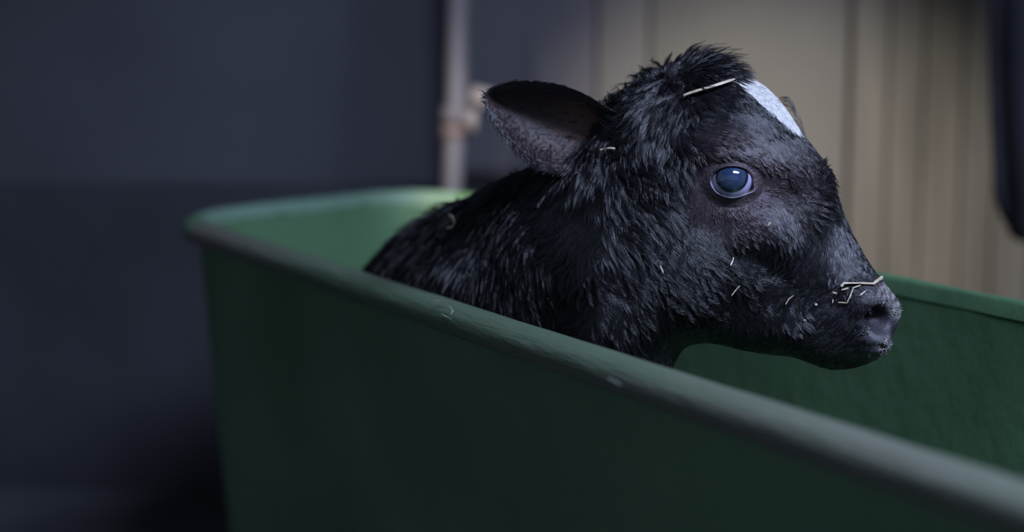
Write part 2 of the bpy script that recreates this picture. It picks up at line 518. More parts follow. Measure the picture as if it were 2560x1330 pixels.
def surface_nets(xs, ys, cs, f):
    nx, ny, nz = f.shape
    ins = f < 0
    cnt = np.zeros((nx - 1, ny - 1, nz - 1), np.int8)
    for i in (0, 1):
        for j in (0, 1):
            for k in (0, 1):
                cnt += ins[i:nx - 1 + i, j:ny - 1 + j, k:nz - 1 + k]
    act = (cnt > 0) & (cnt < 8)
    ci, cj, ck = np.nonzero(act)
    idx = -np.ones(act.shape, np.int64)
    idx[ci, cj, ck] = np.arange(len(ci))
    acc = np.zeros((len(ci), 3)); num = np.zeros(len(ci))
    off = [(i, j, k) for i in (0, 1) for j in (0, 1) for k in (0, 1)]
    for a in off:
        for ax in range(3):
            if a[ax]: continue
            b = list(a); b[ax] = 1
            fa = f[ci + a[0], cj + a[1], ck + a[2]]; fb = f[ci + b[0], cj + b[1], ck + b[2]]
            m = (fa < 0) != (fb < 0)
            t = np.where(m, fa / np.where(m, fa - fb, 1), 0)
            p = np.array(a, float)[None, :].repeat(len(ci), 0)
            p[:, ax] += t
            acc[m] += p[m]; num[m] += 1
    V = acc / num[:, None] + np.stack([ci, cj, ck], 1)
    st = xs[1] - xs[0]
    V = V * st + np.array([xs[0], ys[0], cs[0]])
    quads = []
    # edges along each axis
    sl = [slice(1, -1)] * 3
    for ax in range(3):
        o1, o2 = [(1, 2), (2, 0), (0, 1)][ax]
        A = ins.take(range(0, f.shape[ax] - 1), ax); B = ins.take(range(1, f.shape[ax]), ax)
        ii = np.nonzero(A != B)
        g = np.stack(ii, 1)
        ok = (g[:, o1] > 0) & (g[:, o2] > 0) & (g[:, o1] < f.shape[o1] - 1) & (g[:, o2] < f.shape[o2] - 1)
        g = g[ok]
        flip = A[tuple(g.T)]
        def cell(d1, d2):
            h = g.copy(); h[:, o1] += d1; h[:, o2] += d2
            return idx[tuple(h.T)]
        q = np.stack([cell(-1, -1), cell(0, -1), cell(0, 0), cell(-1, 0)], 1)
        q[~flip] = q[~flip][:, ::-1]
        quads.append(q)
    return V, np.concatenate(quads)

def smooth_mesh(V, Q, it=4, lam=0.5):
    for _ in range(it):
        acc = np.zeros_like(V); n = np.zeros(len(V))
        for a, b in ((0, 1), (1, 2), (2, 3), (3, 0)):
            np.add.at(acc, Q[:, a], V[Q[:, b]]); np.add.at(n, Q[:, a], 1)
            np.add.at(acc, Q[:, b], V[Q[:, a]]); np.add.at(n, Q[:, b], 1)
        V = V * (1 - lam) + lam * acc / n[:, None]
    return V

EAR = [  # upper outline, lower outline from the base to the tip
    ((1612, 318), (1600, 392)), ((1575, 285), (1555, 402)), ((1530, 254), (1500, 412)), ((1470, 220), (1430, 414)), ((1400, 201), (1362, 393)), ((1325, 198), (1304, 342)),
    ((1278, 212), (1268, 288)), ((1255, 232), (1254, 254))]
def ear_mesh(side, dy=0.0):
    """closed cupped ear; returns model verts (x, y, c), quads, and a per vertex code: 0 outside, 1 inside, 2 edge"""
    U = np.array([e[0] for e in EAR], float); Lw = np.array([e[1] for e in EAR], float)
    ns, nt_ = 40, 25
    sp = np.linspace(0, len(EAR) - 1, ns)
    def interp(A):
        out = np.zeros((ns, 2))
        for i, s in enumerate(sp):
            k = min(int(s), len(A) - 2); t = s - k
            p0, p1, p2, p3 = A[max(k - 1, 0)], A[k], A[k + 1], A[min(k + 2, len(A) - 1)]
            out[i] = 0.5 * ((2 * p1) + (-p0 + p2) * t + (2 * p0 - 5 * p1 + 4 * p2 - p3) * t * t + (-p0 + 3 * p1 - 3 * p2 + p3) * t ** 3)
        return out
    Uc, Lc = interp(U), interp(Lw)
    front = np.zeros((ns, nt_, 3)); back = np.zeros((ns, nt_, 3))
    for i in range(ns):
        s = i / (ns - 1)
        for j in range(nt_):
            t = -1 + 2 * j / (nt_ - 1)                      # -1 lower edge, 1 upper edge
            p = Lc[i] * (1 - t) / 2 + Uc[i] * (1 + t) / 2
            cup = 95 * math.sin(math.pi * min(1, 0.12 + s * 0.88)) ** 0.6
            c0 = 95 + 62 * s + -10 * t * (1 - s * 0.4) - 75 * max(0, 1 - s * 4.5)
            dep = (1 - abs(t + 0.12) ** 2.2)
            front[i, j] = (p[0], p[1] + dy, (c0 - cup * dep) * 1.0)
            th = 5 + 9 * (1 - s)
            back[i, j] = (p[0], p[1] + dy, c0 - cup * dep - th * max(0, 1 - t * t) ** 0.5 - 2.5)
    V = np.concatenate([front.reshape(-1, 3), back.reshape(-1, 3)])
    code = np.concatenate([np.ones(ns * nt_), np.zeros(ns * nt_)])
    q = []
    o = ns * nt_
    for i in range(ns - 1):
        for j in range(nt_ - 1):
            a = i * nt_ + j
            q.append((a, a + 1, a + nt_ + 1, a + nt_))
            q.append((o + a, o + a + nt_, o + a + nt_ + 1, o + a + 1))
        for j in (0, nt_ - 1):
            a = i * nt_ + j
            f4 = (a, a + nt_, o + a + nt_, o + a)
            q.append(f4 if j == 0 else f4[::-1])
    a = (ns - 1) * nt_
    for j in range(nt_ - 1):
        q.append((a + j, a + j + 1, o + a + j + 1, o + a + j))
    Q = np.array(q)
    V[:, 2] *= side
    if side < 0:
        Q = Q[:, ::-1]
    return V, Q, code

# --- body mesh
xs, ys, cs, fld = calf_field()
Vm, Q = surface_nets(xs, ys, cs, fld)
Vm = smooth_mesh(Vm, Q, 3, 0.5)
BV = warp(Vm[:, 0], Vm[:, 1], Vm[:, 2])
def inside_tub(V):
    z = V[:, 2]
    tap = np.interp(z, [0.09, 0.35, 0.60, 0.62], [0.048, 0.024, 0.010, -1.0])
    def soft(t, lo):
        k = 0.02
        return np.where(t - lo > k, t, lo + k * np.exp(np.minimum((t - lo) / k - 1, 0)))
    t = (V - ORG) @ e2; s_ = (V - ORG) @ e1
    t2 = soft(t, tap); t2 = WID - soft(WID - t2, tap)
    s2 = soft(s_, S0 + tap)
    V = V + e2 * (t2 - t)[:, None] + e1 * (s2 - s_)[:, None]
    V[:, 2] = soft(V[:, 2], 0.093)
    return V
BV = inside_tub(BV)
E1, Q1, C1 = ear_mesh(1)
E2, Q2, C2 = ear_mesh(-1, 70)
EV1 = warp(E1[:, 0], E1[:, 1], E1[:, 2], D_head)
EV2 = warp(E2[:, 0], E2[:, 1], E2[:, 2], D_head)
n0, n1 = len(BV), len(EV1)
ALLV = np.concatenate([BV, EV1, EV2])
ALLQ = np.concatenate([Q, Q1 + n0, Q2 + n0 + n1])
MODEL = np.concatenate([Vm, E1, E2])
CODE = np.concatenate([np.full(n0, -1.0), C1, C2])

def inpoly(poly, x, y):
    r = np.zeros(x.shape, bool)
    n = len(poly)
    for i in range(n):
        ax, ay = poly[i]; bx, by = poly[(i + 1) % n]
        c = (ay > y) != (by > y)
        r ^= c & (x < (bx - ax) * (y - ay) / ((by - ay) or 1e-9) + ax)
    return r

BLAZE = [(1826, 168), (1880, 170), (2020, 180), (2080, 310), (1992, 332), (1976, 322), (1938, 294), (1902, 262), (1862, 230), (1838, 200)]
# where a model point on the near side (or its mirror on the far side) shows
near = warp(MODEL[:, 0], MODEL[:, 1], np.abs(MODEL[:, 2]))
SX, SY = to_px(near)
is_ear = CODE >= 0
blaze_v = inpoly(BLAZE, SX, SY) & ~is_ear & (np.abs(MODEL[:, 2]) < 110)
# colours of the hide itself: black coat, brown skin round the eye and in the ear, slate nose pad
colr = np.tile(np.array([0.0070, 0.0062, 0.0078]), (len(ALLV), 1))
def blend(mask, c):
    global colr
    colr = colr * (1 - mask[:, None]) + np.array(c) * mask[:, None]
eye_d = np.sqrt(((SX - 1850) / 130) ** 2 + ((SY - 455) / 105) ** 2)
blend(np.clip(1.25 - eye_d, 0, 1) * (~is_ear), (0.050, 0.033, 0.036))
canth = np.sqrt(((SX - 1898) / 34) ** 2 + ((SY - 487) / 22) ** 2)
blend(np.clip(1.2 - canth, 0, 1) * 0.7 * (~is_ear), (0.10, 0.075, 0.11))
pad = np.clip((SX + 0.25 * (SY - 780) - 2150) / 50, 0, 1) * (SY > 660) * (~is_ear)
blend(pad * 0.8, (0.022, 0.019, 0.024))
spk = np.sin(MODEL[:, 0] * 0.31 + MODEL[:, 1] * 0.17) + np.sin(MODEL[:, 1] * 0.27 - MODEL[:, 2] * 0.22 + 1.0) + np.sin(MODEL[:, 0] * 0.13 - MODEL[:, 1] * 0.4)
fr = np.maximum.reduce([np.exp(-(((SX - a) / c) ** 2 + ((SY - b) / d) ** 2)) for a, b, c, d in ((2222, 730, 24, 26), (2246, 772, 16, 26), (2214, 866, 17, 20), (2190, 895, 20, 9))])
blend(np.clip(fr * (0.7 + 0.35 * spk), 0, 0.9) * (~is_ear), (0.22, 0.205, 0.195))
blend((CODE == 1) * np.clip((SX - 1300) / 120, 0.25, 1), (0.085, 0.045, 0.034))
blend(blaze_v * 1.0, (0.38, 0.37, 0.35))

me = bpy.data.meshes.new('body')
me.from_pydata(ALLV.tolist(), [], ALLQ.tolist())
me.update()
me.polygons.foreach_set('use_smooth', [True] * len(me.polygons))
ca = me.attributes.new('hide', 'FLOAT_COLOR', 'POINT')
ca.data.foreach_set('color', np.concatenate([colr, np.ones((len(colr), 1))], 1).ravel())

def hide_material():
    m, nt, p = nodes_of('calf_hide')
    at_ = nt.nodes.new('ShaderNodeAttribute'); at_.attribute_name = 'hide'
    nt.links.new(at_.outputs['Color'], p.inputs['Base Color'])
    tc = nt.nodes.new('ShaderNodeTexCoord')
    nz = nt.nodes.new('ShaderNodeTexNoise'); nz.inputs['Scale'].default_value = 420; nz.inputs['Detail'].default_value = 4
    bp = nt.nodes.new('ShaderNodeBump'); bp.inputs['Strength'].default_value = 0.35; bp.inputs['Distance'].default_value = 0.002
    nt.links.new(tc.outputs['Object'], nz.inputs['Vector'])
    nt.links.new(nz.outputs['Fac'], bp.inputs['Height'])
    nt.links.new(bp.outputs[0], p.inputs['Normal'])
    p.inputs['Roughness'].default_value = 0.55
    p.inputs['Specular IOR Level'].default_value = 0.35
    return m
M['hide'] = hide_material()
me.materials.append(M['hide'])
base = BV[:n0].mean(0)
calf = empty('calf', (float(base[0]), float(base[1]), 0.1))
tag(calf, 'wet black newborn calf with a white forehead blaze, lying in the green tub', 'calf')
body = link(bpy.data.objects.new('body', me), calf)
keep_world(body)
bvh = BVHTree.FromPolygons([tuple(v) for v in ALLV], [tuple(int(i) for i in q) for q in ALLQ])

def on_calf(px, py, lift=0.0):
    d = FW + RT * ((px - 1280.0) / F) + UP * ((665.0 - py) / F)
    d = d / np.linalg.norm(d)
    h = bvh.ray_cast(Vector(CAM), Vector(d))
    if h[0] is None:
        return None, None
    n = h[1]
    if n.dot(Vector(d)) > 0: n = -n
    return h[0] + n * lift, n

# --- eye
def eye_material():
    m, nt, p = nodes_of('wet_dark_eye')
    tc = nt.nodes.new('ShaderNodeTexCoord')
    sp = nt.nodes.new('ShaderNodeSeparateXYZ')
    nt.links.new(tc.outputs['Object'], sp.inputs[0])
    def math_(op, a, b=None):
        n = nt.nodes.new('ShaderNodeMath'); n.operation = op
        for i, v in enumerate((a, b)):
            if v is None: continue
            if isinstance(v, (int, float)): n.inputs[i].default_value = v
            else: nt.links.new(v, n.inputs[i])
        return n.outputs[0]
    rr = 52.0 / PXM
    x = math_('DIVIDE', sp.outputs[0], rr); y = math_('DIVIDE', sp.outputs[1], rr)
    # iris disc slightly above the middle of the opening; wide oval pupil inside
    iris = math_('SQRT', math_('ADD', math_('POWER', x, 2.0), math_('POWER', math_('MULTIPLY', y, 1.0), 2.0)))
    pup = math_('SQRT', math_('ADD', math_('POWER', math_('DIVIDE', x, 0.50), 2.0), math_('POWER', math_('DIVIDE', y, 0.36), 2.0)))
    cr = nt.nodes.new('ShaderNodeValToRGB')
    e = cr.color_ramp.elements
    e[0].position = 0.0; e[0].color = (0.020, 0.035, 0.075, 1)
    e[1].position = 0.60; e[1].color = (0.022, 0.033, 0.060, 1)
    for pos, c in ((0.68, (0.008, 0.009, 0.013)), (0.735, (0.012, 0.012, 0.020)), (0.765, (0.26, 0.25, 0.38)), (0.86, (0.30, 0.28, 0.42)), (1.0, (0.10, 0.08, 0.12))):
        n = e.new(pos); n.color = (*c, 1)
    nt.links.new(iris, cr.inputs[0])
    mix = nt.nodes.new('ShaderNodeMix'); mix.data_type = 'RGBA'
    ramp = nt.nodes.new('ShaderNodeValToRGB')
    ramp.color_ramp.elements[0].position = 0.85; ramp.color_ramp.elements[1].position = 1.05
    nt.links.new(pup, ramp.inputs[0])
    nt.links.new(ramp.outputs[0], mix.inputs[0])
    mix.inputs[6].default_value = (0.013, 0.027, 0.062, 1)
    nt.links.new(cr.outputs[0], mix.inputs[7])
    nt.links.new(mix.outputs[2], p.inputs['Base Color'])
    p.inputs['Roughness'].default_value = 0.12
    p.inputs['Coat Weight'].default_value = 1.0
    p.inputs['Coat Roughness'].default_value = 0.015
    p.inputs['Specular IOR Level'].default_value = 0.5
    return m
M['eye'] = eye_material()
M['lid'] = noisy('wet_lid_skin', (0.034, 0.024, 0.028), (0.052, 0.038, 0.043), 60, 0.42, 0.3, 300, spec=0.4)
M['lid_edge'] = noisy('pale_wet_lid_edge', (0.16, 0.15, 0.22), (0.24, 0.22, 0.32), 60, 0.25, 0.1, 300, spec=0.6)

EPX, EPY = 1830.0, 449.0
hit, nrm = on_calf(EPX, EPY)
# facing of the eye: out to the side, a little forward
eyeN = (Vector((-CAM[0], 0, 0)) + Vector(tuple(CAM)) - hit).normalized()
eyeN = (eyeN * 0.75 + nrm * 0.25 + Vector((0.06, 0, 0.03))).normalized()
ex = Vector(UP).cross(eyeN).normalized()            # to the right in the picture
ey = eyeN.cross(ex).normalized()
RE = 52.0 / PXM
def eyepos(x, y, z):
    return EC + ex * x + ey * y + eyeN * z
surf_h, _ = on_calf(EPX - 75, EPY)
EC = hit - eyeN * (6.0 / PXM)
def build_eye():
    bm = bmesh.new()
    bmesh.ops.create_uvsphere(bm, u_segments=64, v_segments=40, radius=RE)
    for v in bm.verts:                                # slightly bulging cornea
        z = v.co.z / RE
        if z > 0.6:
            v.co.z += RE * 0.10 * ((z - 0.6) / 0.4) ** 1.5
    eye = bm_obj('eye', bm, M['eye'], calf, True)
    # iris axis: up a little and to the left, so that the white shows below and to the right
    axis = (eyeN + ey * 0.21 - ex * 0.03).normalized()
    rx = Vector(UP).cross(axis).normalized(); ry = axis.cross(rx)
    mw = Matrix((( rx.x, ry.x, axis.x, EC.x), (rx.y, ry.y, axis.y, EC.y), (rx.z, ry.z, axis.z, EC.z), (0, 0, 0, 1)))
    bpy.context.view_layer.update()
    eye.matrix_world = mw
    keep_world(eye); eye.matrix_basis = mw
    eye['label'] = 'dark blue glistening eye with a pale rim'
    # lids: a ring of skin round the almond opening
    def skin(x, y):
        o = eyepos(x / PXM, y / PXM, 0.08)
        h = bvh.ray_cast(o, -eyeN)
        return ((h[0] - EC).dot(eyeN)) * PXM if h[0] is not None else 0.0
    def ring(profile, name, mat, a0=0.0, a1=2 * math.pi, n=96):
        V, Fc = [], []
        m = len(profile)
        closed = abs(a1 - a0 - 2 * math.pi) < 1e-6
        cnt = n if closed else n + 1
        for i in range(cnt):
            a = a0 + (a1 - a0) * i / n
            ca, sa = math.cos(a), math.sin(a)
            rx_ = 47.0 if ca > 0 else 48.0
            ry_ = 31.0 if sa > 0 else 41.0
            # inner corner drawn out to the lower right
            g = math.exp(-((a - math.radians(328)) / 0.28) ** 2)
            for (sc, h, hu) in profile:
                hh = h + (hu - h) * max(0, sa)
                x = rx_ * ca * sc; y = ry_ * sa * sc
                x += g * 8 * max(0, 1.25 - abs(sc - 1.0) * 2); y -= g * 3
                r2 = x * x + y * y
                zs = math.sqrt(52.0 ** 2 - min(r2, 47.0 ** 2)) + hh
                wb = min(max((sc - 1.12) / 0.55, 0), 1); wb = wb * wb * (3 - 2 * wb)
                if wb > 0:
                    zs = zs * (1 - wb) + (skin(x, y) + (1.5 if sc < 1.75 else -4)) * wb
                V.append(eyepos(x / PXM, y / PXM, zs / PXM))
        for i in range(cnt if closed else cnt - 1):
            i2 = (i + 1) % cnt
            for j in range(m - 1):
                Fc.append((i * m + j, i2 * m + j, i2 * m + j + 1, i * m + j + 1))
        o = mesh_obj(name, V, Fc, mat, calf, True)
        keep_world(o)
        return o
    ring([(0.94, -3, -3), (0.985, 1, 6), (1.02, 3, 11), (1.07, 4.5, 14), (1.14, 3.5, 12), (1.20, 1, 6), (1.25, 1.5, 7), (1.33, 0.5, 7), (1.45, 0, 3), (1.6, 0, 0), (1.8, 0, 0), (1.95, 0, 0)], 'eyelid', M['lid'])
    o = ring([(1.035, 2.5, 2.5), (1.05, 4.6, 4.6), (1.075, 5.8, 5.8), (1.10, 5.6, 5.6), (1.125, 4.0, 4.0)], 'lower_lid_edge', M['lid_edge'], math.radians(186), math.radians(338), 60)
    o['label'] = 'pale wet edge of the lower lid'
build_eye()

# ------------------------------------------------------------------ fur
FLOW = [  # x, y, direction dx, dy, length mm, lift
    (1640, 175, -0.5, -0.8, 17, .55), (1675, 168, 0.1, -1.0, 22, .7), (1720, 150, 0.5, -1.0, 24, .7), (1770, 155, 1.0, -0.5, 16, .5), (1830, 170, 1.0, 0.3, 9, .3), (1880, 195, 1.0, 0.6, 8, .2), (1950, 240, .6, .8, 8, .15),
    (1690, 215, 0.15, 1.0, 20, .35), (1745, 195, 0.2, 1.0, 10, .15), (1735, 240, 0.55, 0.85, 9, .05), (1795, 205, 0.6, 0.8, 8, .06), (1790, 250, 0.8, 0.6, 9, .04), (1840, 235, 0.7, 0.8, 8, .04),
    (1650, 230, -0.3, 1.0, 20, .35), (1600, 240, -0.8, 0.1, 17, .5), (1570, 260, -0.6, -0.5, 14, .5),
    (1760, 280, 0.9, 0.35, 10, .05), (1820, 290, 0.9, 0.55, 9, .04), (1880, 290, 0.7, 0.8, 8, .04), (1930, 350, 0.6, 0.9, 10, .08),
    (1700, 300, 0.35, 1.0, 17, .25), (1650, 320, 0.0, 1.0, 19, .25), (1620, 360, -0.05, 1.0, 18, .25), (1680, 370, 0.25, 1.0, 15, .2), (1740, 340, 0.8, 0.7, 10, .06),
    (1780, 350, 0.9, 0.3, 7, .05), (1850, 365, 0.9, 0.45, 6, .05), (1920, 400, 0.5, 0.9, 7, .12),
    (1760, 420, -0.4, 1.0, 5, .1), (1770, 480, -0.2, 1.0, 5, .1), (1840, 520, 0.1, 1.0, 6, .12), (1920, 500, 0.7, 0.5, 5, .1), (1930, 440, 0.3, -0.5, 4, .1),
    (1960, 380, 0.5, 1.0, 12, .25), (1985, 440, 0.4, 1.0, 13, .3), (2000, 500, 0.5, 0.95, 12, .2), (2030, 430, 0.75, -0.15, 11, .3), (2050, 500, 0.85, 0.25, 10, .25),
    (1975, 520, -0.2, 1.0, 9, .15), (2040, 560, 0.45, 1.0, 11, .16), (2080, 600, 0.55, 1.0, 9, .14), (2020, 600, 0.0, 1.0, 10, .16), (1970, 590, -0.3, 1.0, 9, .16),
    (2060, 650, -0.3, 1.0, 9, .14), (2010, 650, -0.75, 0.7, 10, .16), (1950, 640, -1.0, 0.35, 10, .18), (1890, 600, -1.0, 0.1, 9, .18), (2120, 660, 0.45, 0.8, 6, .1),
    (2080, 700, -0.8, 0.4, 7, .1), (2000, 710, -1.0, 0.15, 9, .14), (1930, 690, -0.7, -0.35, 10, .15), (1860, 570, 0.0, 1.0, 7, .15), (1900, 570, 0.2, 1.0, 6, .12),
    (2160, 720, 0.6, 0.5, 3, .08), (2120, 780, -0.5, 0.6, 3, .08), (2060, 790, -0.7, 0.4, 4, .08), (2000, 780, 0.6, 0.7, 9, .12), (1920, 740, 0.55, 0.8, 12, .16), (1870, 700, 0.3, 1.0, 12, .16),
    (2150, 880, -0.6, 0.4, 3.5, .08), (2050, 870, -0.8, 0.3, 4, .1), (1950, 840, -0.9, 0.3, 4, .1), (1850, 830, -0.7, 0.4, 4.5, .1), (1780, 830, -0.7, 0.4, 4.5, .1), (1720, 840, -0.6, .6, 5, .1), (1690, 880, -0.3, 1.0, 6, .12), (1850, 770, -0.4, 0.8, 8, .12),
    (1840, 640, -0.35, 1.0, 12, .16), (1820, 690, -0.3, 1.0, 12, .16), (1770, 640, 0.65, 0.9, 14, .18), (1720, 580, 0.6, 0.95, 15, .18), (1680, 520, 0.5, 1.0, 15, .18), (1720, 470, 0.1, 1.0, 10, .14),
    (1650, 450, 0.6, 0.7, 16, .2), (1600, 480, 0.75, 0.8, 18, .22), (1640, 600, 0.6, 0.95, 18, .2), (1700, 700, 0.5, 1.0, 15, .18), (1760, 740, 0.2, 1.0, 12, .15),
    (1560, 430, 0.8, 0.5, 18, .25), (1500, 440, -0.5, 0.8, 20, .25), (1550, 560, 0.5, 1.0, 20, .22), (1480, 540, -0.35, 1.0, 20, .25), (1430, 600, -0.6, 0.8, 18, .25), (1500, 660, 0.5, 0.9, 18, .2), (1560, 720, 0.35, 1.0, 18, .2),
    (1450, 720, -0.9, 0.5, 18, .25), (1420, 800, -0.8, 0.6, 18, .22), (1550, 820, 0.3, 1.0, 18, .2), (1640, 800, 0.1, 1.0, 10, .14),
    (1380, 460, -0.8, 0.5, 20, .3), (1300, 470, -0.45, 0.9, 22, .35), (1340, 600, -0.15, 1.0, 22, .22), (1240, 560, -0.1, 1.0, 24, .25), (1180, 560, -0.2, 1.0, 24, .28), (1240, 680, 0.2, 1.0, 24, .22),
    (1100, 600, -0.25, 1.0, 22, .3), (1030, 620, -0.6, 0.9, 20, .35), (980, 680, -0.5, 1.0, 18, .3), (1120, 720, 0.2, 1.0, 22, .2), (1350, 760, 0.1, 1.0, 20, .2)]
FL = np.array(FLOW)
FL[:, 2:4] /= np.linalg.norm(FL[:, 2:4], axis=1)[:, None]

def flow(sx, sy):
    d2 = (sx[:, None] - FL[None, :, 0]) ** 2 + (sy[:, None] - FL[None, :, 1]) ** 2
    w = 1.0 / (d2 + 12.0 ** 2) ** 1.8
    w /= w.sum(1, keepdims=True)
    return w @ FL[:, 2:]

WAVES = [(rng.normal(size=3) / s, rng.uniform(0, 6.28), a) for s, a in ((0.006, .5), (0.007, .5), (0.010, .6), (0.012, .6), (0.02, .7), (0.03, .7))]
def soft_noise(P):
    r = np.zeros(len(P))
    for k, ph, a in WAVES:
        r += a * np.sin(P @ k + ph)
    return r

def sample_surface(V, Qd, Mdl, n, weight):
    tri = np.concatenate([Qd[:, [0, 1, 2]], Qd[:, [0, 2, 3]]])
    A, B, C = V[tri[:, 0]], V[tri[:, 1]], V[tri[:, 2]]
    cr = np.cross(B - A, C - A)
    area = np.linalg.norm(cr, axis=1) / 2
    wt = area * weight[tri].mean(1)
    pick = rng.choice(len(tri), n, p=wt / wt.sum())
    u = rng.random(n); v = rng.random(n)
    fl = u + v > 1
    u[fl] = 1 - u[fl]; v[fl] = 1 - v[fl]
    t = tri[pick]
    w = np.stack([1 - u - v, u, v], 1)
    P = (V[t] * w[:, :, None]).sum(1)
    Mo = (Mdl[t] * w[:, :, None]).sum(1)
    return P, Mo, t, w

def vertex_normals(V, Qd):
    N = np.zeros_like(V)
    fn = np.cross(V[Qd[:, 2]] - V[Qd[:, 0]], V[Qd[:, 3]] - V[Qd[:, 1]])
    for k in range(4):
        np.add.at(N, Qd[:, k], fn)
    return N / (np.linalg.norm(N, axis=1)[:, None] + 1e-12)

VN = vertex_normals(ALLV, ALLQ)
# make sure the normals point outwards
if ((VN[:n0] * (BV - BV.mean(0))).sum(1)).mean() < 0:
    VN = -VN

def wave_pts(root, T, N, L, lift, npt, amp, ph, nw):
    """guide strands: (n, npt, 3)"""
    B = np.cross(N, T)
    B /= np.linalg.norm(B, axis=1)[:, None] + 1e-9
    t = np.linspace(0, 1, npt)[None, :, None]
    s = L[:, None, None] * t
    lf = lift[:, None, None]
    p = root[:, None, :] + T[:, None, :] * s * (1 - 0.12 * lf * t) + N[:, None, :] * (s * lf * (1 - 0.75 * t))
    wv = np.sin(ph[:, None, None] + nw[:, None, None] * 6.283 * t) - np.sin(ph)[:, None, None]
    p = p + B[:, None, :] * (amp[:, None, None] * wv * (0.35 + 0.65 * t)) + N[:, None, :] * (amp[:, None, None] * 0.25 * np.cos(ph[:, None, None] * 1.7 + nw[:, None, None] * 6.283 * t) * t)
    return p

def curves_obj(name, P, rad, brown, mat, parent):
    n, k, _ = P.shape
    hc = bpy.data.hair_curves.new(name)
    hc.add_curves([k] * n)
    hc.attributes['position'].data.foreach_set('vector', P.astype(np.float32).ravel())
    ra = hc.attributes.get('radius') or hc.attributes.new('radius', 'FLOAT', 'POINT')
    ra.data.foreach_set('value', rad.astype(np.float32).ravel())
    ba = hc.attributes.new('brown', 'FLOAT', 'CURVE')
    ba.data.foreach_set('value', brown.astype(np.float32))
    hc.materials.append(mat)
    o = link(bpy.data.objects.new(name, hc), parent)
    o['kind'] = 'stuff'
    return keep_world(o)

def fur_material(name, base, rough, spec, var=0.5):
    m, nt, p = nodes_of(name)
    hi = nt.nodes.new('ShaderNodeHairInfo')
    cr = nt.nodes.new('ShaderNodeValToRGB')
    cr.color_ramp.elements[0].color = (*[c * (1 - var) for c in base], 1)
    cr.color_ramp.elements[1].color = (*[c * (1 + var) for c in base], 1)
    nt.links.new(hi.outputs['Random'], cr.inputs[0])
    ba = nt.nodes.new('ShaderNodeAttribute'); ba.attribute_name = 'brown'
    mx = nt.nodes.new('ShaderNodeMix'); mx.data_type = 'RGBA'
    nt.links.new(ba.outputs['Fac'], mx.inputs[0])
    nt.links.new(cr.outputs[0], mx.inputs[6])
    mx.inputs[7].default_value = (0.046, 0.030, 0.033, 1) if base[0] < 0.1 else (*base, 1)
    nt.links.new(mx.outputs[2], p.inputs['Base Color'])
    p.inputs['Roughness'].default_value = rough
    p.inputs['Specular IOR Level'].default_value = spec
    return m
M['fur'] = fur_material('wet_black_fur', (0.0050, 0.0045, 0.0056), 0.30, 0.44)
M['fur_white'] = fur_material('white_fur', (0.42, 0.405, 0.38), 0.55, 0.3, 0.1)

def clumped(guides, roots_N, kids, spread, tipspread, npt):
    """children hairs that close up on their guide towards the tip"""
    n = len(guides)
    G = np.repeat(guides, kids, 0)
    Nn = np.repeat(roots_N, kids, 0)
    sp = np.repeat(spread, kids)
    off = rng.normal(size=(n * kids, 3))
    off -= Nn * (off * Nn).sum(1)[:, None]
    t = np.linspace(0, 1, npt)[None, :, None]
    sh = (1 - t) ** 1.3 + tipspread * t
    P = G + off[:, None, :] * sp[:, None, None] * sh
    # uneven lengths: shorten by resampling along the guide
    ln = rng.uniform(0.72, 1.05, n * kids)[:, None, None]
    root = P[:, :1, :]
    return root + (P - root) * ln

